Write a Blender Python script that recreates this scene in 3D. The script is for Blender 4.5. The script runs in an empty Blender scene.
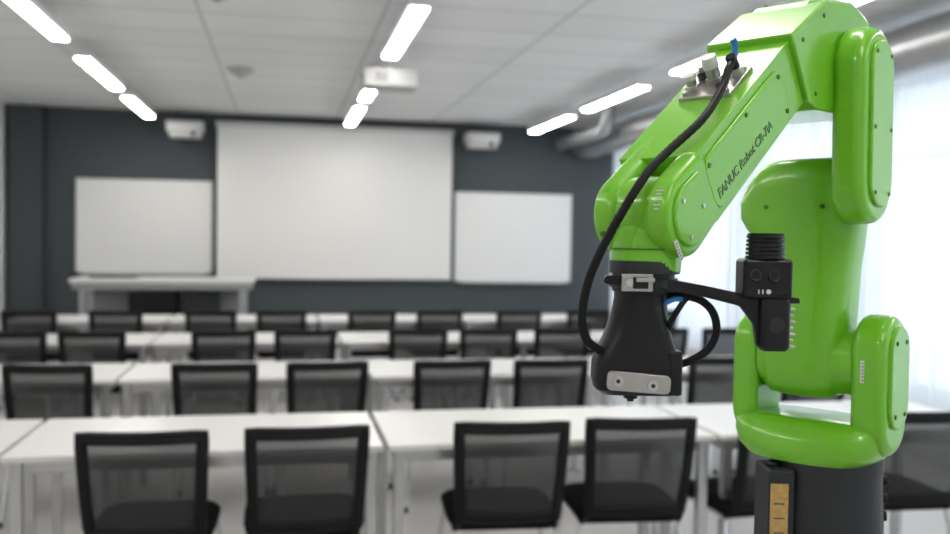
import bpy, math, random
from mathutils import Vector, Matrix
random.seed(3)
scene = bpy.context.scene
rad = math.radians

# ------------------------------------------------------------------ materials
def mat(name, col, rough=0.5, metal=0.0, noise=0.0, nscale=20.0, coat=0.0, bump=0.0, emit=None, estr=0.0, spec=0.5):
    m = bpy.data.materials.new(name); m.use_nodes = True
    nt = m.node_tree; b = nt.nodes['Principled BSDF']
    b.inputs['Base Color'].default_value = (*col, 1)
    b.inputs['Roughness'].default_value = rough
    b.inputs['Metallic'].default_value = metal
    b.inputs['Coat Weight'].default_value = coat
    b.inputs['Coat Roughness'].default_value = 0.10
    b.inputs['Specular IOR Level'].default_value = spec
    if emit:
        b.inputs['Emission Color'].default_value = (*emit, 1)
        b.inputs['Emission Strength'].default_value = estr
    if noise > 0 or bump > 0:
        tc = nt.nodes.new('ShaderNodeTexCoord')
        n = nt.nodes.new('ShaderNodeTexNoise'); n.inputs['Scale'].default_value = nscale
        n.inputs['Detail'].default_value = 4
        nt.links.new(tc.outputs['Object'], n.inputs['Vector'])
        if noise > 0:
            r = nt.nodes.new('ShaderNodeMix'); r.data_type = 'RGBA'
            r.inputs['A'].default_value = (*[max(0, c * (1 - noise)) for c in col], 1)
            r.inputs['B'].default_value = (*[min(1, c * (1 + noise)) for c in col], 1)
            nt.links.new(n.outputs['Fac'], r.inputs['Factor'])
            nt.links.new(r.outputs['Result'], b.inputs['Base Color'])
        if bump > 0:
            bp = nt.nodes.new('ShaderNodeBump'); bp.inputs['Strength'].default_value = bump
            bp.inputs['Distance'].default_value = 0.001
            nt.links.new(n.outputs['Fac'], bp.inputs['Height'])
            nt.links.new(bp.outputs['Normal'], b.inputs['Normal'])
    return m

GREEN = mat('green_paint', (0.180, 0.515, 0.020), 0.33, noise=0.03, nscale=6, coat=0.5)
GREEN2 = mat('green_seam', (0.055, 0.17, 0.010), 0.5, noise=0.03)
DARK = mat('dark_cast_metal', (0.030, 0.032, 0.035), 0.42, noise=0.1, nscale=30, spec=0.4)
BLACK = mat('black_plastic', (0.008, 0.008, 0.009), 0.33, noise=0.1, nscale=40, spec=0.4)
BLACK2 = mat('black_matte', (0.009, 0.009, 0.010), 0.55, noise=0.15, nscale=60, bump=0.2, spec=0.25)
SILVER = mat('machined_metal', (0.50, 0.475, 0.455), 0.36, 1.0, noise=0.08, nscale=80)
STEEL = mat('satin_steel', (0.60, 0.60, 0.61), 0.35, 1.0, noise=0.05)
BLUE = mat('blue_tube', (0.01, 0.16, 0.42), 0.35, noise=0.03)
LABEL = mat('white_label', (0.70, 0.70, 0.68), 0.5, noise=0.02)
YELLOW = mat('yellow_label', (0.55, 0.36, 0.12), 0.5, noise=0.45, nscale=120)
INK = mat('grey_ink', (0.10, 0.12, 0.09), 0.5, noise=0.05)
PRINT = mat('printed_lettering', (0.085, 0.16, 0.06), 0.5, noise=0.05)
WALL_W = mat('white_wall_paint', (0.78, 0.79, 0.79), 0.8, noise=0.02, nscale=2)
WALL_D = mat('charcoal_wall_paint', (0.072, 0.084, 0.090), 0.75, noise=0.04, nscale=2)
WALL_D2 = mat('charcoal_panel', (0.040, 0.048, 0.052), 0.7, noise=0.04, nscale=2)
BOARD = mat('whiteboard_enamel', (0.80, 0.80, 0.785), 0.4, noise=0.01, nscale=1)
SCREEN = mat('screen_fabric', (0.82, 0.815, 0.795), 0.8, noise=0.01, nscale=1)
ALU = mat('aluminium_trim', (0.70, 0.70, 0.70), 0.4, 0.6, noise=0.03)
TABLE = mat('white_laminate', (0.71, 0.705, 0.695), 0.32, noise=0.015, nscale=3)
FABRIC = mat('black_fabric', (0.009, 0.009, 0.010), 0.9, noise=0.2, nscale=90, bump=0.3, spec=0.2)
CHROME = mat('chrome_tube', (0.75, 0.75, 0.76), 0.18, 1.0, noise=0.02)
DUCT = mat('galvanised_duct', (0.50, 0.51, 0.52), 0.38, 0.85, noise=0.06, nscale=8)
DESKG = mat('desk_grey', (0.33, 0.34, 0.34), 0.5, noise=0.03)
DEVICE = mat('device_white', (0.60, 0.60, 0.59), 0.5, noise=0.02)
DEVICE2 = mat('device_grey', (0.42, 0.42, 0.42), 0.5, noise=0.02)
LAMP = mat('lamp_diffuser', (1, 1, 1), 0.5, emit=(1.0, 0.965, 0.92), estr=29.0)
LIGHTH = mat('lamp_housing', (0.75, 0.75, 0.75), 0.5, noise=0.02)
PED = mat('pedestal_paint', (0.25, 0.26, 0.27), 0.5, noise=0.05)

def ceiling_mat():
    m = mat('ceiling_tiles', (0.80, 0.80, 0.79), 0.9)
    nt = m.node_tree; b = nt.nodes['Principled BSDF']
    tc = nt.nodes.new('ShaderNodeTexCoord')
    br = nt.nodes.new('ShaderNodeTexBrick'); br.offset = 0.0; br.squash = 1.0
    br.inputs['Color1'].default_value = (0.84, 0.84, 0.83, 1)
    br.inputs['Color2'].default_value = (0.79, 0.79, 0.78, 1)
    br.inputs['Mortar'].default_value = (0.58, 0.58, 0.58, 1)
    br.inputs['Scale'].default_value = 1.0
    br.inputs['Mortar Size'].default_value = 0.012
    br.inputs['Brick Width'].default_value = 1.22
    br.inputs['Row Height'].default_value = 0.61
    n = nt.nodes.new('ShaderNodeTexNoise'); n.inputs['Scale'].default_value = 60
    mx = nt.nodes.new('ShaderNodeMix'); mx.data_type = 'RGBA'; mx.blend_type = 'MULTIPLY'
    mx.inputs['Factor'].default_value = 0.12
    nt.links.new(tc.outputs['Object'], br.inputs['Vector'])
    nt.links.new(tc.outputs['Object'], n.inputs['Vector'])
    nt.links.new(br.outputs['Color'], mx.inputs['A']); nt.links.new(n.outputs['Color'], mx.inputs['B'])
    nt.links.new(mx.outputs['Result'], b.inputs['Base Color'])
    return m
CEIL = ceiling_mat()
FLOOR = mat('pale_resin_floor', (0.54, 0.53, 0.515), 0.28, noise=0.05, nscale=1.5)

def mesh_fabric():
    m = bpy.data.materials.new('chair_mesh'); m.use_nodes = True
    nt = m.node_tree; b = nt.nodes['Principled BSDF']; out = nt.nodes['Material Output']
    b.inputs['Base Color'].default_value = (0.035, 0.035, 0.037, 1); b.inputs['Roughness'].default_value = 0.8
    t = nt.nodes.new('ShaderNodeBsdfTransparent')
    mx = nt.nodes.new('ShaderNodeMixShader')
    tc = nt.nodes.new('ShaderNodeTexCoord'); w = nt.nodes.new('ShaderNodeTexWave')
    w.bands_direction = 'Z'; w.inputs['Scale'].default_value = 45
    mr = nt.nodes.new('ShaderNodeMapRange'); mr.inputs['To Min'].default_value = 0.76; mr.inputs['To Max'].default_value = 0.92
    nt.links.new(tc.outputs['Object'], w.inputs['Vector'])
    nt.links.new(w.outputs['Fac'], mr.inputs['Value']); nt.links.new(mr.outputs['Result'], mx.inputs['Fac'])
    nt.links.new(t.outputs[0], mx.inputs[1]); nt.links.new(b.outputs[0], mx.inputs[2])
    nt.links.new(mx.outputs[0], out.inputs['Surface'])
    return m
MESHF = mesh_fabric()

def curtain_mat():
    m = bpy.data.materials.new('sheer_fabric'); m.use_nodes = True
    nt = m.node_tree; out = nt.nodes['Material Output']; nt.nodes.remove(nt.nodes['Principled BSDF'])
    d = nt.nodes.new('ShaderNodeBsdfDiffuse'); d.inputs['Color'].default_value = (0.82, 0.86, 0.89, 1)
    t = nt.nodes.new('ShaderNodeBsdfTranslucent'); t.inputs['Color'].default_value = (0.84, 0.90, 0.96, 1)
    tr = nt.nodes.new('ShaderNodeBsdfTransparent')
    n = nt.nodes.new('ShaderNodeTexNoise'); n.inputs['Scale'].default_value = 200
    mr = nt.nodes.new('ShaderNodeMapRange'); mr.inputs['To Min'].default_value = 0.60; mr.inputs['To Max'].default_value = 0.70
    a = nt.nodes.new('ShaderNodeMixShader'); nt.links.new(mr.outputs[0], a.inputs['Fac'])
    nt.links.new(n.outputs['Fac'], mr.inputs['Value'])
    nt.links.new(d.outputs[0], a.inputs[1]); nt.links.new(t.outputs[0], a.inputs[2])
    c = nt.nodes.new('ShaderNodeMixShader'); c.inputs['Fac'].default_value = 0.12
    nt.links.new(a.outputs[0], c.inputs[1]); nt.links.new(tr.outputs[0], c.inputs[2])
    nt.links.new(c.outputs[0], out.inputs['Surface'])
    return m
SHEER = curtain_mat()

def glass_mat():
    m = bpy.data.materials.new('window_glass'); m.use_nodes = True
    nt = m.node_tree; out = nt.nodes['Material Output']; nt.nodes.remove(nt.nodes['Principled BSDF'])
    g = nt.nodes.new('ShaderNodeBsdfGlossy'); g.inputs['Roughness'].default_value = 0.02
    tr = nt.nodes.new('ShaderNodeBsdfTransparent'); c = nt.nodes.new('ShaderNodeMixShader'); c.inputs['Fac'].default_value = 0.05
    nt.links.new(tr.outputs[0], c.inputs[1]); nt.links.new(g.outputs[0], c.inputs[2]); nt.links.new(c.outputs[0], out.inputs['Surface'])
    return m
GLASS = glass_mat()

# ------------------------------------------------------------------ mesh builder
def catmull(pts, n=8):
    P = [Vector(p) for p in pts]
    P = [P[0] * 2 - P[1]] + P + [P[-1] * 2 - P[-2]]
    out = []
    for i in range(1, len(P) - 2):
        for j in range(n):
            t = j / n
            a, b, c, d = P[i - 1], P[i], P[i + 1], P[i + 2]
            out.append(0.5 * ((2 * b) + (c - a) * t + (2 * a - 5 * b + 4 * c - d) * t * t + (3 * b - a - 3 * c + d) * t ** 3))
    out.append(P[-2]); return out

def round_poly(pts, seg=6):
    """pts: (u,v,r) -> list of (u,v) with filleted corners"""
    out = []; n = len(pts)
    for i in range(n):
        p = Vector(pts[i][:2]); r = pts[i][2]
        a = Vector(pts[i - 1][:2]); b = Vector(pts[(i + 1) % n][:2])
        d1 = (a - p); d2 = (b - p); l1 = d1.length; l2 = d2.length; d1.normalize(); d2.normalize()
        ang = d1.angle(d2)
        if r <= 0 or ang > 3.1:
            out.append(tuple(p)); continue
        t = min(r / math.tan(ang / 2), l1 * 0.49, l2 * 0.49); rr = t * math.tan(ang / 2)
        bis = (d1 + d2).normalized(); c = p + bis * (rr / math.sin(ang / 2))
        s = p + d1 * t; e = p + d2 * t
        a0 = math.atan2(s.y - c.y, s.x - c.x); a1 = math.atan2(e.y - c.y, e.x - c.x)
        da = (a1 - a0 + math.pi) % (2 * math.pi) - math.pi
        for k in range(seg + 1):
            th = a0 + da * k / seg
            out.append((c.x + rr * math.cos(th), c.y + rr * math.sin(th)))
    return out

class MB:
    def __init__(s, M=None):
        s.v = []; s.f = []; s.mi = []; s.mats = []; s.M = M or Matrix.Identity(4)
    def m(s, mt):
        if mt not in s.mats: s.mats.append(mt)
        return s.mats.index(mt)
    def add(s, vs, fs, mt, L=None):
        o = len(s.v); T = s.M @ L if L is not None else s.M
        s.v += [tuple(T @ Vector(p)) for p in vs]
        k = s.m(mt)
        for f in fs: s.f.append([i + o for i in f]); s.mi.append(k)
    def box(s, c, d, mt, L=None):
        x, y, z = c; a, b, e = d[0] / 2, d[1] / 2, d[2] / 2
        vs = [(x + i * a, y + j * b, z + k * e) for i in (-1, 1) for j in (-1, 1) for k in (-1, 1)]
        s.add(vs, [(0, 1, 3, 2), (4, 6, 7, 5), (0, 4, 5, 1), (2, 3, 7, 6), (0, 2, 6, 4), (1, 5, 7, 3)], mt, L)
    def prism(s, poly, fn, t0, t1, mt, L=None):
        n = len(poly)
        vs = [fn(u, v, t0) for u, v in poly] + [fn(u, v, t1) for u, v in poly]
        fs = [tuple(range(n)), tuple(range(2 * n - 1, n - 1, -1))]
        fs += [(i, (i + 1) % n, n + (i + 1) % n, n + i) for i in range(n)]
        s.add(vs, fs, mt, L)
    def tube(s, pts, r, mt, seg=12, L=None, closed=False, caps=True):
        P = [Vector(p) for p in pts]; n = len(P)
        R = r if isinstance(r, (list, tuple)) else [r] * n
        vs = []; up = None
        for i in range(n):
            if closed: t = P[(i + 1) % n] - P[i - 1]
            else: t = P[min(i + 1, n - 1)] - P[max(i - 1, 0)]
            t.normalize()
            if up is None:
                ref = Vector((0, 0, 1)) if abs(t.z) < 0.9 else Vector((1, 0, 0))
                up = (ref - t * ref.dot(t)).normalized()
            else:
                up = up - t * up.dot(t)
                up.normalize()
            sd = t.cross(up)
            for k in range(seg):
                a = 2 * math.pi * k / seg
                vs.append(P[i] + up * (R[i] * math.cos(a)) + sd * (R[i] * math.sin(a)))
        fs = []
        for i in range(n if closed else n - 1):
            j = (i + 1) % n
            for k in range(seg):
                l = (k + 1) % seg
                fs.append((i * seg + k, i * seg + l, j * seg + l, j * seg + k))
        if not closed and caps:
            fs.append(tuple(range(seg))); fs.append(tuple(range((n - 1) * seg, n * seg)))
        s.add(vs, fs, mt, L)
    def cyl(s, p0, p1, r, mt, seg=24, L=None, r2=None):
        s.tube([p0, p1], [r, r if r2 is None else r2], mt, seg, L)
    def loft(s, secs, mt, seg=40, L=None):
        """secs: (cx, cy, z, hx, hy, exponent)"""
        vs = []
        for cx, cy, z, hx, hy, e in secs:
            for k in range(seg):
                a = 2 * math.pi * k / seg; c, q = math.cos(a), math.sin(a)
                vs.append((cx + hx * math.copysign(abs(c) ** (2 / e), c), cy + hy * math.copysign(abs(q) ** (2 / e), q), z))
        fs = []; n = len(secs)
        for i in range(n - 1):
            for k in range(seg):
                l = (k + 1) % seg
                fs.append((i * seg + k, i * seg + l, (i + 1) * seg + l, (i + 1) * seg + k))
        fs.append(tuple(range(seg))); fs.append(tuple(range((n - 1) * seg, n * seg)))
        s.add(vs, fs, mt, L)
    def mesh(s, name, smooth=True):
        me = bpy.data.meshes.new(name); me.from_pydata(s.v, [], s.f)
        for mt in s.mats: me.materials.append(mt)
        me.polygons.foreach_set('material_index', s.mi)
        me.validate(); 
        import bmesh
        bm = bmesh.new(); bm.from_mesh(me); bmesh.ops.recalc_face_normals(bm, faces=bm.faces)
        bm.to_mesh(me); bm.free()
        if smooth:
            me.polygons.foreach_set('use_smooth', [True] * len(me.polygons))
            me.set_sharp_from_angle(angle=rad(35))
        me.update(); return me
    def obj(s, name, parent=None, bevel=0.0, segs=3, smooth=True, loc=(0, 0, 0), rotz=0):
        o = bpy.data.objects.new(name, s.mesh(name, smooth)); scene.collection.objects.link(o)
        o.location = loc; o.rotation_euler = (0, 0, rotz)
        if parent: o.parent = parent
        if bevel > 0:
            b = o.modifiers.new('bevel', 'BEVEL'); b.width = bevel; b.segments = segs
            b.limit_method = 'ANGLE'; b.angle_limit = rad(38); b.harden_normals = True
        return o
def inst(name, me, loc, rotz=0, bevel=0):
    o = bpy.data.objects.new(name, me); scene.collection.objects.link(o); o.location = loc; o.rotation_euler = (0, 0, rotz)
    if bevel:
        b = o.modifiers.new('bevel', 'BEVEL'); b.width = bevel; b.segments = 2; b.limit_method = 'ANGLE'; b.angle_limit = rad(40); b.harden_normals = True
    return o
def empty(name, loc=(0, 0, 0), rotz=0):
    e = bpy.data.objects.new(name, None); scene.collection.objects.link(e); e.location = loc; e.rotation_euler = (0, 0, rotz); e.empty_display_size = 0.1
    return e
def simple_box(name, c, d, mt, **k):
    b = MB(); b.box((0, 0, 0), d, mt); return b.obj(name, loc=c, **k)

# ------------------------------------------------------------------ room shell
XL, XR, YB, YF, H = -3.26, 4.55, -2.5, 12.0, 3.05
simple_box('floor', ((XL + XR) / 2, (YB + YF) / 2, -0.05), (XR - XL + 0.6, YF - YB + 0.6, 0.1), FLOOR)
simple_box('ceiling', ((XL + XR) / 2, (YB + YF) / 2, H + 0.05), (XR - XL + 0.6, YF - YB + 0.6, 0.1), CEIL)
simple_box('wall_left', (XL - 0.1, (YB + YF) / 2, H / 2), (0.2, YF - YB + 0.4, H), WALL_W)
simple_box('wall_front', ((XL + XR) / 2, YF + 0.1, H / 2), (XR - XL, 0.2, H), WALL_D)
simple_box('wall_back', ((XL + XR) / 2, YB - 0.1, H / 2), (XR - XL, 0.2, H), WALL_W)  # unseen wall behind the camera, added to cut the flat fill light
b = MB(); b.box((0, 0, 0), (0.40, 0.10, H - 0.01), WALL_D); b.box((0.205, -0.01, 0), (0.012, 0.12, H - 0.01), WALL_D2); b.box((-0.195, -0.01, 0), (0.012, 0.12, H - 0.01), WALL_D2)
b.obj('trim_1', loc=(-3.03, YF - 0.055, H / 2))
simple_box('baseboard_front', ((XL + XR) / 2 + 0.3, YF - 0.01, 0.05), (XR - XL - 0.8, 0.02, 0.1), ALU)
simple_box('baseboard_left', (XL + 0.01, (YB + YF) / 2, 0.05), (0.02, YF - YB - 0.3, 0.1), ALU)
# right wall with window openings
b = MB(); z0, z1 = 0.45, 2.80
L = YF - YB + 0.4; yc = (YB + YF) / 2
b.box((XR + 0.1, yc, z0 / 2), (0.2, L, z0), WALL_W)
b.box((XR + 0.1, yc, (z1 + H) / 2), (0.2, L, H - z1), WALL_W)
edges = [YB - 0.2 + i * L / 8 for i in range(9)]
for y in edges:
    b.box((XR + 0.1, y, (z0 + z1) / 2), (0.2, 0.22, z1 - z0), WALL_W)
b.obj('wall_right', smooth=False)
for i in range(8):
    ya, yb = edges[i] + 0.11, edges[i + 1] - 0.11; w = MB(); cx = XR + 0.12
    for (yy, zz, dy, dz) in [((ya + yb) / 2, z0 + 0.03, yb - ya, 0.06), ((ya + yb) / 2, z1 - 0.03, yb - ya, 0.06), (ya + 0.03, (z0 + z1) / 2, 0.06, z1 - z0),
                             (yb - 0.03, (z0 + z1) / 2, 0.06, z1 - z0), ((ya + yb) / 2, (z0 + z1) / 2, 0.05, z1 - z0), ((ya + yb) / 2, 2.2, yb - ya, 0.05)]:
        w.box((cx, yy, zz), (0.06, dy, dz), ALU)
    w.box((cx, (ya + yb) / 2, (z0 + z1) / 2), (0.006, yb - ya - 0.02, z1 - z0 - 0.02), GLASS)
    w.obj('window_%d' % (i + 1), smooth=False)
# curtains
def curtain(y0, y1, x):
    n = int((y1 - y0) / 0.016); vs = []; fs = []
    for i in range(n + 1):
        y = y0 + (y1 - y0) * i / n
        for z, am in ((0.38, 0.052), (1.5, 0.048), (2.86, 0.03)):
            vs.append((x + am * math.sin(y * 2 * math.pi / 0.19 + 0.8 * math.sin(y * 3.1)), y, z))
    for i in range(n):
        for k in range(2):
            a = i * 3 + k; fs.append((a, a + 1, a + 4, a + 3))
    c = MB(); c.add(vs, fs, SHEER)
    c.box((x, (y0 + y1) / 2, 2.88), (0.06, y1 - y0 + 0.05, 0.04), ALU)
    for yy in (y0 + 0.2, (y0 + y1) / 2, y1 - 0.2): c.box((x, yy, 2.97), (0.02, 0.03, 0.16), ALU)
    c.obj('sheer_curtain')
curtain(-2.3, 4.2, 4.36); curtain(4.3, 8.1, 4.36); curtain(8.2, 11.9, 4.36)

# ------------------------------------------------------------------ front wall boards
def board(name, x0, x1, z0, z1, face, fr, d, y):
    b = MB(); w = x1 - x0; h = z1 - z0; t = fr
    b.box((0, 0, 0), (w, d, h), face)
    for s in (-1, 1):
        b.box((s * (w / 2 - t / 2), -d / 2, 0), (t, 0.016, h), ALU)
        b.box((0, -d / 2, s * (h / 2 - t / 2)), (w, 0.016, t), ALU)
    b.box((0, -d / 2 - 0.03, -h / 2 - 0.008), (w * 0.9, 0.07, 0.014), ALU)
    return b.obj(name, loc=((x0 + x1) / 2, y - d / 2, (z0 + z1) / 2), smooth=False)
board('whiteboard', -2.48, -0.88, 1.05, 2.20, BOARD, 0.02, 0.025, YF - 0.0005)
board('whiteboard', 2.20, 3.80, 0.97, 2.15, BOARD, 0.02, 0.025, YF - 0.0005)
b = MB(); b.box((0, 0, 0), (2.96, 0.012, 1.88), SCREEN); b.box((0, 0.02, 0.97), (3.0, 0.06, 0.06), DEVICE); b.cyl((-1.48, 0, -0.945), (1.48, 0, -0.945), 0.014, ALU)
for s in (-1, 1): b.box((s * 1.48, 0.035, 0.97), (0.02, 0.10, 0.06), ALU)
b.obj('projection_screen', loc=(0.66, YF - 0.09, 1.945))

# wall-mounted short-throw projectors
b = MB(); b.box((0, 0, 0), (0.42, 0.34, 0.12), DEVICE); b.box((0, -0.172, -0.01), (0.34, 0.01, 0.05), ALU)
b.box((0, 0.0, -0.09), (0.36, 0.28, 0.08), DEVICE)
b.cyl((0.1, -0.14, -0.09), (0.1, -0.15, -0.09), 0.03, DARK)
b.box((0, 0.21, 0.03), (0.10, 0.115, 0.10), ALU)
PJ = b.mesh('wall_projector')
for x in (-1.18, 2.49): inst('wall_projector', PJ, (x, YF - 0.27, 2.835), bevel=0.012)
def ceil_proj(x, y, z, s):
    b = MB(); b.box((0, 0, 0), (0.44 * s, 0.34 * s, 0.14 * s), DEVICE2); b.cyl((0.1 * s, 0.16 * s, 0), (0.1 * s, 0.20 * s, 0), 0.045 * s, BLACK)
    for k in range(5): b.box((-0.12 * s + k * 0.02, -0.172 * s, 0), (0.008, 0.006, 0.08 * s), DARK)
    b.cyl((0, 0, 0.07 * s), (0, 0, H - z), 0.018, ALU); b.cyl((0, 0, H - z - 0.02), (0, 0, H - z), 0.06, ALU)
    b.obj('ceiling_projector', bevel=0.01, loc=(x, y, z))
ceil_proj(0.79, 7.24, 2.765, 0.92)
def dome(x, y, r):
    b = MB(); pts = [(0, 0, -0.001 - i * r / 8 * 0.8) for i in range(9)]
    rs = [max(0.004, r * math.cos(i / 8 * math.pi / 2)) for i in range(9)]
    b.tube(pts, rs, DEVICE2, 24); b.cyl((0, 0, -0.012), (0, 0, 0), r * 1.15, DEVICE2)
    b.obj('smoke_detector', loc=(x, y, H))
dome(-0.40, 8.7, 0.11); dome(-0.42, 6.0, 0.08)

# ------------------------------------------------------------------ ceiling lamps (suspended just under the tiles)
b = MB(); b.box((0, 0, 0.025), (0.13, 1.58, 0.05), LIGHTH); b.box((0, 0, -0.004), (0.10, 1.54, 0.012), LAMP)
for s in (-0.6, 0.6): b.cyl((0, s, 0.05), (0, s, 0.16), 0.006, ALU, 8)
CL = b.mesh('ceiling_light', False)
for x in (-1.54, 0.765, 3.06):
    for y in (-0.6, 1.65, 3.9, 6.17, 8.42, 10.52):
        inst('ceiling_light', CL, (x, y, 2.89))

# ------------------------------------------------------------------ duct
b = MB(); xd, zd, r = 3.92, 2.79, 0.165
b.cyl((xd, -2.4, zd), (xd, 11.9, zd), r, DUCT, 40)
for i in range(10):
    y = -1.6 + i * 1.45
    b.cyl((xd, y - 0.02, zd), (xd, y + 0.02, zd), r + 0.012, DUCT, 40)
    for s in (-1, 1): b.cyl((xd + s * (r + 0.005), y, zd), (xd + s * (r + 0.005), y, H), 0.005, ALU, 8)
b.obj('ventilation_duct')
b = MB(); b.tube(catmull([(3.58, 11.85, 2.80), (3.58, 10.9, 2.80), (3.58, 10.3, 2.80), (3.58, 10.05, 2.86), (3.58, 9.98, 3.05)]), 0.075, DUCT, 24)
b.cyl((3.58, 11.2, 2.80), (3.58, 11.2, H), 0.006, ALU, 8)
b.obj('branch_duct')

# ------------------------------------------------------------------ presenter desk
b = MB()
b.box((0, 0, 1.02), (1.93, 0.62, 0.05), TABLE); b.box((0, 0, 0.96), (1.88, 0.58, 0.07), DESKG)
for sx in (-1, 1):
    b.box((sx * 0.84, -0.22, 0.47), (0.07, 0.05, 0.94), STEEL); b.box((sx * 0.84, 0.22, 0.47), (0.07, 0.05, 0.94), STEEL)
    b.box((sx * 0.84, 0, 0.03), (0.08, 0.60, 0.05), STEEL)
b.box((0, 0.15, 0.62), (1.6, 0.02, 0.5), DESKG)
b.box((-0.12, -0.08, 0.74), (0.50, 0.36, 0.34), BLACK); b.box((0.38, -0.02, 0.76), (0.42, 0.3, 0.3), DARK)
b.box((-0.55, 0.05, 1.055), (0.50, 0.24, 0.02), BLACK)
b.obj('presenter_desk', bevel=0.008, segs=2, loc=(-1.29, 10.85, 0))

# ------------------------------------------------------------------ tables
TL, TD = 1.355, 0.70
b = MB(); b.box((0, 0, 0.7375), (TL, TD, 0.025), TABLE); 
for sx in (-1, 1):
    for sy in (-1, 1): b.box((sx * (TL / 2 - 0.045), sy * (TD / 2 - 0.045), 0.3625), (0.042, 0.042, 0.725), STEEL)
    b.box((sx * (TL / 2 - 0.045), 0, 0.70), (0.03, TD - 0.12, 0.045), STEEL)
for sy in (-1, 1): b.box((0, sy * (TD / 2 - 0.06), 0.70), (TL - 0.12, 0.025, 0.045), STEEL)
TM_ = b.mesh('classroom_table', False)
rows = [(3.50, 0.39), (5.25, 0.49), (7.00, 0.43), (8.75, 0.33)]
for y0, j in rows:
    for k in range(-3, 4):
        xc = j + (k + 0.5) * 1.375
        if xc - TL / 2 < XL + 0.1 or xc + TL / 2 > 4.2: continue
        inst('classroom_table', TM_, (xc, y0 + TD / 2, 0), bevel=0.004)

# ------------------------------------------------------------------ chairs
def chair_mesh():
    b = MB()
    def bp(u, v):
        hw = 0.196 + 0.016 * v
        z = 0.470 + 0.380 * v
        y = -0.225 - 0.075 * v - 0.012 * math.sin(v * math.pi) + 0.0
        return Vector((u * hw, y - 0.030 * (1 - u * u), z))
    nu, nv = 12, 10; vs = []; fs = []
    for i in range(nv + 1):
        for j in range(nu + 1): vs.append(bp(-1 + 2 * j / nu, i / nv))
    for i in range(nv):
        for j in range(nu):
            a = i * (nu + 1) + j; fs.append((a, a + 1, a + nu + 2, a + nu + 1))
    b.add(vs, fs, MESHF)
    lp = [bp(-1 + 2 * j / 12, 0) for j in range(13)] + [bp(1, i / 10) for i in range(1, 11)] + [bp(1 - 2 * j / 12, 1) for j in range(1, 13)] + [bp(-1, 1 - i / 10) for i in range(1, 10)]
    b.tube(lp, 0.014, BLACK2, 8, closed=True)
    b.tube([bp(-1 + 2 * j / 12, 0.95) for j in range(13)], 0.016, BLACK2, 8)
    b.tube([bp(-1 + 2 * j / 12, 0.06) for j in range(13)], 0.014, BLACK2, 8)
    for s in (-0.93, 0.93): b.tube([bp(s, i / 10) for i in range(11)], 0.016, BLACK2, 8)
    # seat pad
    b.loft([(0, 0.0, 0.425, 0.19, 0.19, 4), (0, 0.0, 0.432, 0.222, 0.218, 5), (0, 0, 0.458, 0.228, 0.224, 5), (0, 0, 0.474, 0.215, 0.21, 4.5), (0, 0, 0.478, 0.15, 0.15, 4)], FABRIC, 36)
    b.box((0, 0, 0.418), (0.36, 0.34, 0.02), BLACK2)
    for s in (-1, 1):
        b.tube(catmull([(s * 0.17, 0.0, 0.415), (s * 0.185, -0.16, 0.42), (s * 0.19, -0.225, 0.45), (s * 0.19, -0.235, 0.53), (s * 0.20, -0.255, 0.62)], 5), 0.011, BLACK2, 8)
        # looping side legs
        b.tube(catmull([(s * 0.25, -0.25, 0.012), (s * 0.222, -0.20, 0.25), (s * 0.205, -0.175, 0.385), (s * 0.20, -0.14, 0.412), (s * 0.20, 0.14, 0.412), (s * 0.205, 0.175, 0.385), (s * 0.222, 0.20, 0.25), (s * 0.25, 0.25, 0.012)], 6), 0.011, CHROME, 10)
        for q in (-1, 1): b.cyl((s * 0.25, q * 0.25, 0), (s * 0.25, q * 0.25, 0.03), 0.015, BLACK, 12)
    for q in (-0.1, 0.1): b.cyl((-0.2, q, 0.408), (0.2, q, 0.408), 0.009, CHROME, 8)
    return b.mesh('mesh_back_chair')
CH = chair_mesh()
chairs = {3.68: [-0.465, 0.085, 0.87, 1.395, 1.98, 2.62], 5.40: [-1.17, -0.345, 0.22, 0.92, 1.50, 2.58, 3.2],
          7.12: [-2.5, -1.83, -1.29, -0.43, 0.15, 0.98, 1.53, 2.11, 2.9, 3.5], 8.87: [-2.75, -2.15, -1.44, -0.63, -0.02, 0.80, 1.43, 2.2, 2.9, 3.6]}
jit = {3.68: [-2, 1, -4, -5, 4, -3]}
for y, xs in chairs.items():
    for i, x in enumerate(xs):
        a = jit[y][i] if y in jit else random.uniform(-4, 4)
        inst('mesh_back_chair', CH, (x, y - 0.02 + random.uniform(-0.02, 0.02), 0), rad(a))

# ------------------------------------------------------------------ robot
ZB = 0.98
robot = empty('industrial_robot_arm', (0.755, 1.171, ZB), rad(-144.7))
W = Matrix.Translation((0, 0, -ZB))           # parts are written with heights above the floor
FZ = lambda u, v, t: (u, t, v)                 # side profile, extruded across the arm
AZ = lambda u, v, t: (t, u, v)                 # front profile, extruded along the reach
# base
b = MB(W)
b.loft([(0, 0, 0.98, 0.105, 0.105, 5), (0, 0, 1.0, 0.105, 0.105, 5)], DARK)
b.loft([(0, 0, 1.0, 0.078, 0.078, 2), (0, 0, 1.17, 0.076, 0.076, 2), (0, 0, 1.228, 0.074, 0.074, 2), (0, 0, 1.238, 0.076, 0.076, 2), (0, 0, 1.256, 0.076, 0.076, 2)], DARK, 56)
b.obj('base', robot, 0.002)
BM = W @ Matrix.Rotation(rad(133), 4, 'Z')
b = MB(BM)
b.box((-0.079, -0.02, 1.115), (0.036, 0.066, 0.25), DARK); b.cyl((-0.081, -0.02, 1.238), (-0.081, -0.02, 1.246), 0.010, BLACK, 16)
b.obj('connector_panel', robot, 0.004)
b = MB(BM); b.box((-0.083, -0.0540, 1.162), (0.024, 0.002, 0.12), YELLOW)
for i in range(4): b.box((-0.083, -0.0553, 1.135 + i * 0.02), (0.014, 0.0008, 0.002), INK)
b.obj('rating_label', robot)
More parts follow.
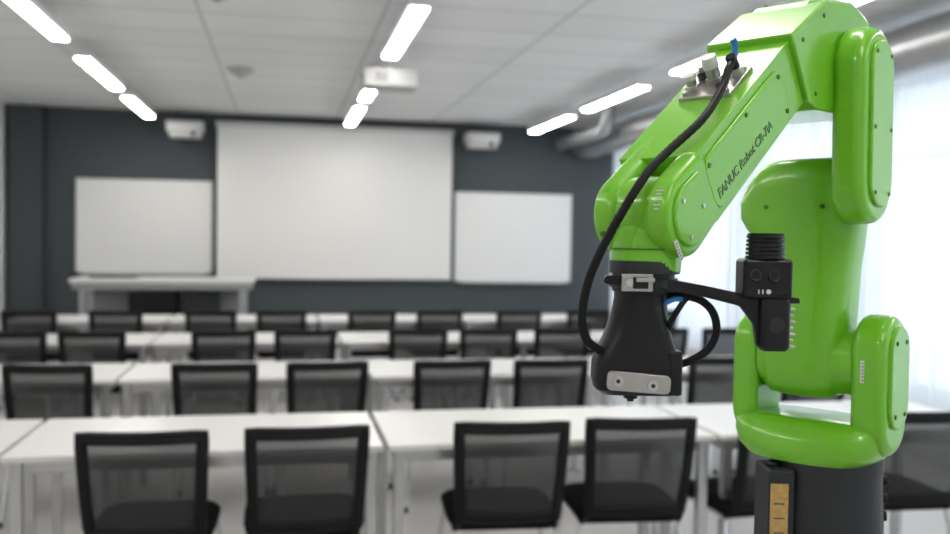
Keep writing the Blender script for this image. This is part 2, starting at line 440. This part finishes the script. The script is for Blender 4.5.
b = MB(BM)
for zz in (1.165, 1.19, 1.215): b.cyl((0.072, 0.0, zz), (0.086, -0.004, zz), 0.007, BLACK, 12)
b.box((0.078, 0.02, 1.17), (0.018, 0.03, 0.09), DARK); b.obj('side_connectors', robot, 0.001)
# turret bowl
b = MB(W); cA = -0.018
b.loft([(0, cA, 1.247, 0.070, 0.074, 2.4), (0, cA, 1.250, 0.079, 0.088, 2.5), (0, cA, 1.262, 0.083, 0.099, 2.8), (0, cA, 1.280, 0.080, 0.105, 3), (0, cA, 1.294, 0.070, 0.107, 3.2), (0, cA, 1.303, 0.058, 0.103, 3.2), (0, cA, 1.306, 0.045, 0.09, 3.2)], GREEN, 64)
b.obj('turret', robot)
cap = lambda f, hw, za, zb: round_poly([(f - hw, za, hw * 0.98), (f + hw, za, hw * 0.98), (f + hw, zb, hw * 0.98), (f - hw, zb, hw * 0.98)], 10)
b = MB(W); b.prism(cap(0.0, 0.048, 1.262, 1.454), FZ, 0.046, 0.093, GREEN); b.obj('shoulder_lobe_near', robot, 0.014, 6)
b = MB(W); b.prism(cap(0.0, 0.034, 1.300, 1.440), FZ, 0.090, 0.098, GREEN); b.obj('shoulder_cover_near', robot, 0.003)
b = MB(W)
for f, z in ((0.018, 1.418), (-0.018, 1.418), (0.018, 1.320), (-0.018, 1.320)): b.cyl((f, 0.097, z), (f, 0.0995, z), 0.003, GREEN2, 10)
b.obj('shoulder_screws', robot)
b = MB(W); b.box((0.0478, 0.064, 1.38), (0.0015, 0.005, 0.030), LABEL)
for i in range(6): b.box((0.0487, 0.065, 1.369 + i * 0.0045), (0.0006, 0.0025, 0.0011), INK)
b.obj('shoulder_scale_label', robot)
b = MB(W); b.prism(cap(0.0, 0.046, 1.268, 1.447), FZ, -0.127, -0.088, GREEN); b.obj('shoulder_lobe_far', robot, 0.014, 6)
# upper arm: rounded casting that widens towards the elbow
b = MB(W)
ua = [(1.333, 0.022, 0.036, -0.031), (1.337, 0.036, 0.048, -0.031), (1.348, 0.047, 0.056, -0.031), (1.365, 0.053, 0.060, -0.030), (1.40, 0.056, 0.060, -0.029), (1.44, 0.055, 0.059, -0.028),
      (1.48, 0.052, 0.059, -0.026), (1.52, 0.050, 0.062, -0.026), (1.548, 0.050, 0.070, -0.030), (1.568, 0.051, 0.081, -0.039), (1.584, 0.052, 0.087, -0.043), (1.606, 0.052, 0.088, -0.043),
      (1.630, 0.051, 0.084, -0.038), (1.650, 0.048, 0.077, -0.031), (1.661, 0.042, 0.069, -0.026), (1.667, 0.032, 0.060, -0.022), (1.669, 0.018, 0.045, -0.018)]
b.loft([(0, ca, z, hf, ha, 3.0) for z, hf, ha, ca in ua], GREEN, 72)
b.obj('upper_arm', robot)
b = MB(W); b.cyl((0, -0.09, 1.385), (0, 0.05, 1.385), 0.045, GREEN, 48); b.obj('shoulder_joint', robot, 0.006)
b = MB(W)
for a, z in ((-0.075, 1.60), (0.005, 1.60)): b.cyl((0.049, a, z), (0.0532, a, z), 0.003, GREEN2, 10)
b.obj('upper_arm_screws', robot)
# elbow link
b = MB(W); b.prism(round_poly([(-0.004, 1.576, 0.052), (0.108, 1.576, 0.052), (0.116, 1.832, 0.058), (0.000, 1.832, 0.058)], 10), FZ, 0.036, 0.080, GREEN); b.obj('elbow_link', robot, 0.015, 6)
b = MB(W); b.prism(round_poly([(0.015, 1.598, 0.036), (0.089, 1.598, 0.036), (0.095, 1.814, 0.039), (0.020, 1.814, 0.039)], 10), FZ, 0.078, 0.0845, GREEN); b.obj('elbow_link_cover', robot, 0.003)
b = MB(W)
for f, z in ((0.027, 1.616), (0.076, 1.616), (0.026, 1.70), (0.082, 1.70), (0.032, 1.796), (0.082, 1.796)): b.cyl((f, 0.084, z), (f, 0.0855, z), 0.0028, GREEN2, 10)
b.obj('cover_screws', robot)
# elbow housing
b = MB(W); b.prism(round_poly([(-0.026, 1.722, 0.03), (-0.022, 1.850, 0.03), (0.055, 1.870, 0.04), (0.140, 1.856, 0.05), (0.236, 1.797, 0.003), (0.183, 1.724, 0.003), (0.160, 1.716, 0.03)], 8), FZ, -0.074, 0.040, GREEN)
b.obj('elbow_housing', robot, 0.016, 5)
b = MB(W); b.prism(round_poly([(0.015, 1.85, 0.01), (0.055, 1.873, 0.02), (0.136, 1.8615, 0.03), (0.175, 1.83, 0.01)], 6), FZ, -0.056, 0.020, GREEN); b.obj('elbow_top_cover', robot, 0.002)
b = MB(W)
for f, a in ((0.070, -0.047), (0.070, 0.012), (0.125, -0.047), (0.125, 0.012)): 
    z = 1.8705 if f < 0.1 else 1.8632
    b.cyl((f, a, z - 0.004), (f, a, z + 0.0012), 0.003, GREEN2, 10)
for f, z in ((0.145, 1.835), (0.205, 1.795), (0.165, 1.735)): b.cyl((f, 0.0395, z), (f, 0.0412, z), 0.0028, GREEN2, 10)
b.obj('housing_screws', robot)
dirv = Vector((0.81, -0.588)).normalized(); nrm = Vector((0.588, 0.81)).normalized()
c5 = Vector((0.455, 1.577))
side = lambda s, n: tuple(c5 + dirv * s + nrm * n)
def side_poly(s0, s1, n0, n1, r, k=6):
    q = [side(s0, n0), side(s1, n0), side(s1, n1), side(s0, n1)]; return round_poly([(p[0], p[1], r) for p in q], k)
# forearm
b = MB(W); b.prism(side_poly(-0.32, -0.048, -0.042, 0.041, 0.001), FZ, -0.062, 0.033, GREEN)
b.obj('forearm', robot, 0.015, 6)
def arm_capsule(c, r, back, r2=None):
    r2 = r2 or r; a = math.atan2(dirv.y, dirv.x); pts = []
    for i in range(17):
        t = a - math.pi / 2 + math.pi * i / 16; pts.append((c.x + r * math.cos(t), c.y + r * math.sin(t)))
    e = c - dirv * back
    pts.append(tuple(e + nrm * r2)); pts.append(tuple(e - nrm * r2)); return pts
b = MB(W); b.prism(arm_capsule(c5, 0.044, 0.060, 0.041), FZ, 0.008, 0.036, GREEN); b.obj('wrist_fork_near', robot, 0.008, 5)
b = MB(W); b.prism(arm_capsule(c5, 0.043, 0.12, 0.0405), FZ, -0.060, -0.026, GREEN); b.obj('wrist_fork_far', robot, 0.015, 6)
b = MB(W); b.prism(arm_capsule(c5, 0.033, 0.036, 0.030), FZ, 0.034, 0.0395, GREEN); b.obj('wrist_cover', robot, 0.003)
b = MB(W); b.cyl((c5.x, -0.03, c5.y), (c5.x, 0.014, c5.y), 0.040, GREEN, 48)
b.loft([(0.463, -0.010, 1.515, 0.036, 0.036, 2), (0.463, -0.010, 1.535, 0.037, 0.037, 2), (0.460, -0.010, 1.560, 0.034, 0.030, 2.5), (0.457, -0.010, 1.58, 0.032, 0.026, 3)], GREEN, 48)
b.obj('wrist_head', robot, 0.004)
b = MB(W); b.cyl((0.463, -0.010, 1.5402), (0.463, -0.010, 1.5418), 0.0372, GREEN2, 48); b.obj('wrist_seam', robot)
# side panel
b = MB(W); b.prism(side_poly(-0.262, -0.050, -0.033, 0.030, 0.016), FZ, 0.030, 0.0366, GREEN); b.obj('forearm_side_panel', robot, 0.0025)
b = MB(W)
for s, n in ((-0.253, 0.021), (-0.253, -0.024), (-0.060, 0.021), (-0.160, 0.024)):
    p = side(s, n); b.cyl((p[0], 0.036, p[1]), (p[0], 0.0380, p[1]), 0.0028, GREEN2, 10)
p = side(0.0, 0.0)
for a in (0.6, 2.7, 4.8):
    b.cyl((p[0] + 0.023 * math.cos(a), 0.039, p[1] + 0.023 * math.sin(a)), (p[0] + 0.023 * math.cos(a), 0.0410, p[1] + 0.023 * math.sin(a)), 0.0024, STEEL, 10)
b.obj('panel_screws', robot)
# screws on the wrist head, facing the tool side
b = MB(W)
q = side(0.043, 0.004); q0 = side(0.036, 0.004)
b.cyl((q0[0], -0.043, q0[1]), (q[0] + 0.001, -0.043, q[1]), 0.004, GREEN2, 12)
for s_, a_ in ((0.0405, -0.010), (0.0405, 0.000)):
    q = side(s_ + 0.001, 0.0); q0 = side(s_ - 0.006, 0.0); b.cyl((q0[0], a_, q0[1]), (q[0], a_, q[1]), 0.003, STEEL, 12)
b.obj('fork_screws', robot)
# axis scale stickers on the wrist
b = MB(W)
b.prism(side_poly(0.0345, 0.0405, -0.030, -0.006, 0.0005, 1), FZ, 0.0355, 0.0365, LABEL)
for i in range(6):
    b.prism(side_poly(0.0365, 0.0400, -0.028 + i * 0.0036, -0.0270 + i * 0.0036, 0, 1), FZ, 0.0362, 0.0369, INK)
for i in range(7):
    t = 0.10 + i * 0.09; p0 = c5 + Vector((math.cos(t), math.sin(t))) * 0.0440
    b.box((p0.x, 0.024, p0.y), (0.0014, 0.008 if i % 2 else 0.005, 0.0012), LABEL)
b.obj('axis_scale_label', robot)
# lettering
X = Vector((-0.81, 0, 0.588)).normalized(); Y = Vector((0.588, 0, 0.81)).normalized(); Zv = Vector((0, 1, 0))
tcu = bpy.data.curves.new('lettering', 'FONT'); tcu.body = 'FANUC Robot CR-7iA'; tcu.size = 0.0158; tcu.extrude = 0.0002; tcu.offset = 0.0002
tcu.materials.append(PRINT)
to = bpy.data.objects.new('lettering', tcu); scene.collection.objects.link(to); to.parent = robot
q = side(-0.060, -0.021)
Mx = Matrix((X, Y, Zv)).transposed().to_4x4(); Mx.translation = (q[0], 0.0369, q[1] - ZB); to.matrix_local = Mx
# pneumatic plate on top of the forearm
TX = Vector((0.81, 0, -0.588)).normalized(); TZ = Vector((0.588, 0, 0.81)).normalized()
PM = Matrix((TX, Vector((0, 1, 0)), TZ)).transposed().to_4x4(); PM.translation = (0.312, -0.016, 1.7310)
PM = W @ PM
b = MB(PM); b.box((0, 0, 0.000), (0.066, 0.066, 0.010), SILVER)
for sx in (-1, 1):
    for sy in (-1, 1): b.cyl((sx * 0.026, sy * 0.026, 0.005), (sx * 0.026, sy * 0.026, 0.0090), 0.0035, STEEL, 12)
b.obj('valve_plate', robot, 0.001)
b = MB(PM)
b.cyl((0.0, 0.001, 0.005), (0.0, 0.001, 0.012), 0.0105, STEEL, 6); b.cyl((0, 0.001, 0.012), (0, 0.001, 0.024), 0.008, SILVER); b.cyl((0, 0.001, 0.024), (0, 0.001, 0.038), 0.0092, LABEL)
b.cyl((0.012, -0.022, 0.005), (0.012, -0.022, 0.011), 0.009, STEEL, 6); b.cyl((0.012, -0.022, 0.011), (0.012, -0.022, 0.018), 0.006, SILVER); b.cyl((0.012, -0.022, 0.018), (0.012, -0.022, 0.024), 0.0075, LABEL)
b.cyl((-0.014, 0.022, 0.005), (-0.014, 0.022, 0.014), 0.009, STEEL, 6); b.cyl((-0.014, 0.022, 0.014), (-0.010, 0.022, 0.030), 0.0062, BLACK)
b.cyl((-0.016, -0.020, 0.005), (-0.016, -0.020, 0.013), 0.008, DARK, 6); b.cyl((-0.016, -0.020, 0.013), (-0.016, -0.020, 0.020), 0.005, SILVER)
b.cyl((0.020, 0.018, 0.005), (0.020, 0.018, 0.012), 0.006, DARK, 16)
b.obj('valve_fittings', robot, 0.0006, 2)
b = MB(W); b.tube(catmull([(0.316, 0.006, 1.750), (0.312, 0.006, 1.762), (0.309, 0.0055, 1.770), (0.309, 0.005, 1.778), (0.312, 0.004, 1.783)], 6), 0.0040, BLUE, 14); b.obj('blue_air_tube', robot)
# main cable
cp = catmull([(0.311, 0.007, 1.756), (0.328, 0.009, 1.748), (0.350, 0.013, 1.722), (0.40, 0.018, 1.682), (0.447, 0.006, 1.645), (0.478, 0.002, 1.622), (0.505, -0.002, 1.593), (0.520, -0.020, 1.550), (0.530, -0.033, 1.512), (0.532, -0.040, 1.474), (0.524, -0.040, 1.448), (0.505, -0.034, 1.434)], 14)
b = MB(W); b.tube(cp, [0.0043 + 0.0005 * (i % 2) for i in range(len(cp))], BLACK2, 12); b.obj('braided_cable', robot)

# ---- gripper (tool frame, drawing unit = 1.047 mm)
k = 0.001047
TMX = W @ Matrix.Translation((0.467, -0.0137, 1.55)) @ Matrix.Rotation(rad(133), 4, 'Z') @ Matrix.Diagonal((k, k, k, 1))
TS = TMX @ Matrix.Diagonal((0.95, 0.95, 0.95, 1))
b = MB(TMX); b.cyl((4, 0, -33), (4, 0, -20), 35, DARK, 48); b.obj('tool_flange', robot, 0.001)
b = MB(TMX); b.cyl((3, 0, -51), (3, 0, -32), 31, BLACK, 48); b.cyl((3, 0, -47), (3, 0, -37), 34, BLACK, 48)
b.obj('tool_collar', robot, 0.001)
b = MB(TMX); b.box((-9, -34, -41), (30, 5, 17), SILVER); b.box((-6, -38, -41), (14, 5, 11), BLACK); b.cyl((-17, -39, -41), (-17, -32, -41), 4, STEEL, 16); b.box((-2, -40, -38), (18, 3, 4), SILVER)
b.obj('quick_clamp', robot, 0.0008)
b = MB(TMX)
b.loft([(0, 0, -153, 36, 20, 5), (-2, 0, -148, 42, 25, 5), (-3, 0, -138, 43.5, 27, 5), (-3, 0, -122, 43, 27, 4.5), (-3, 0, -112, 40, 26, 4), (-2, 0, -96, 34, 24, 3), (-1, 0, -80, 29.5, 23, 2.6), (0, 0, -66, 27, 23, 2.3), (1, 0, -56, 26.5, 24, 2.1), (2, 0, -49, 28, 27, 2)], BLACK, 56)
b.obj('gripper_body', robot)
b = MB(TMX)
b.box((32, -16, -130), (14, 20, 44), BLACK); b.obj('gripper_side_cover', robot, 0.003)
sp = round_poly([(-36, -146, 5), (26, -150, 5), (27, -132, 5), (-35, -127, 5)], 5)
b = MB(TMX); b.prism(sp, FZ, -31, -26, SILVER); b.obj('gripper_plate', robot, 0.0008)
b = MB(TMX)
for x, z in ((-25, -137), (9, -141)):
    b.cyl((x, -33, z), (x, -30, z), 5.2, STEEL, 20); b.cyl((x, -33.6, z), (x, -32.9, z), 2.2, DARK, 6)
b.obj('gripper_bolts', robot)
b = MB(TMX); b.cyl((-8, -4, -158), (-8, -4, -150), 7, BLACK, 20); b.cyl((-8, -4, -161), (-8, -4, -158), 3.5, DARK, 12)
b.obj('vacuum_nozzle', robot, 0.0006)
# bracket
bar = round_poly([(-42, -45, 4), (-42, -37, 4), (-30, -36, 3), (30, -40, 2), (60, -45, 6), (95, -52, 4), (140, -54, 3), (158, -57, 1), (159, -62, 1), (130, -64, 3), (128, -110, 6), (116, -108, 6), (112, -84, 10), (98, -66, 8), (60, -57, 8), (30, -52, 2), (-30, -46, 2)], 5)
b = MB(TS); b.prism(bar, FZ, -30, -22, BLACK)
for i in range(8): b.box((150, -26, -62 - i * 6.4), (10 if i % 2 else 6, 7, 3.0), SILVER)
b.obj('sensor_bracket', robot, 0.001)
b = MB(TS); b.loft([(133, -26, -111, 12, 10, 5), (133, -26, -107, 15, 13, 5), (132, -26, -62, 16, 13, 5), (131, -26, -57, 14, 12, 5)], BLACK, 36)
b.cyl((133, -40.5, -84), (133, -38, -84), 8, DARK, 24); b.obj('sensor_module', robot)
b = MB(TS); b.box((122, -26, -37), (50, 34, 40), BLACK); b.obj('control_box', robot, 0.004)
b = MB(TS)
for x in (108, 127): b.cyl((x, -46, -33), (x, -42, -34), 6, DARK, 20); b.cyl((x, -47, -33), (x, -46, -33), 4.6, BLACK, 20)
b.box((112, -43.5, -50), (1.2, 1, 4.5), LABEL); b.box((116, -43.5, -50), (1.2, 1, 4.5), LABEL); b.cyl((122, -44, -50), (122, -43, -50), 2.4, LABEL, 16)
b.obj('control_buttons', robot)
b = MB(TS)
for i in range(6):
    z = -17 + i * 4.2; b.cyl((123, -26, z), (123, -26, z + 3.0), 20 - 0.2 * i, BLACK, 32); b.cyl((123, -26, z + 2.9), (123, -26, z + 4.3), 17, DARK, 32)
b.cyl((123, -26, 6), (123, -26, 9), 18, BLACK2, 32)
b.obj('ribbed_knob', robot, 0.0004, 2)
# loop cable
b = MB(TS)
b.tube(catmull([(26, -5, -60), (40, -10, -57), (60, -14, -61), (74, -14, -74), (78, -14, -94), (70, -14, -112), (54, -12, -124), (40, -8, -130)], 10), 4.2, BLACK2, 12)
b.tube(catmull([(28, -8, -98), (30, -16, -84), (37, -20, -70), (44, -20, -60), (52, -18, -56)], 8), 3.2, BLACK2, 10)
b.obj('loop_cable', robot)
b = MB(TS); b.tube(catmull([(24, -18, -64), (32, -22, -60), (40, -22, -60)], 8), 2.8, BLUE, 12); b.obj('blue_sleeve', robot)

# pedestal
b = MB(); b.box((0, 0, 0.475), (0.26, 0.26, 0.93), PED); b.box((0, 0, 0.01), (0.5, 0.5, 0.02), DARK); b.box((0, 0, 0.96), (0.34, 0.34, 0.04), DARK)
b.obj('robot_pedestal', bevel=0.004, loc=(0.755, 1.171, 0), rotz=rad(-144.7))

# ------------------------------------------------------------------ light / world
w = bpy.data.worlds.new('World'); scene.world = w; w.use_nodes = True
bg = w.node_tree.nodes['Background']; bg.inputs['Color'].default_value = (0.88, 0.94, 1.0, 1); bg.inputs['Strength'].default_value = 2.35

# ------------------------------------------------------------------ camera
cam = bpy.data.cameras.new('camera'); co = bpy.data.objects.new('camera', cam); scene.collection.objects.link(co)
cam.lens = 35; cam.sensor_width = 36; cam.clip_start = 0.05
co.matrix_world = Matrix.Translation((0, 0, 1.55)) @ Matrix.Rotation(rad(-11.7), 4, 'Z') @ Matrix.Rotation(rad(90 - 1.82), 4, 'X') @ Matrix.Rotation(rad(0.9), 4, 'Z')
cam.dof.use_dof = True; cam.dof.focus_distance = 1.06; cam.dof.aperture_fstop = 4.1
scene.camera = co
scene.view_settings.view_transform = 'Standard'
scene.view_settings.exposure = 0.08
scene.view_settings.gamma = 0.93
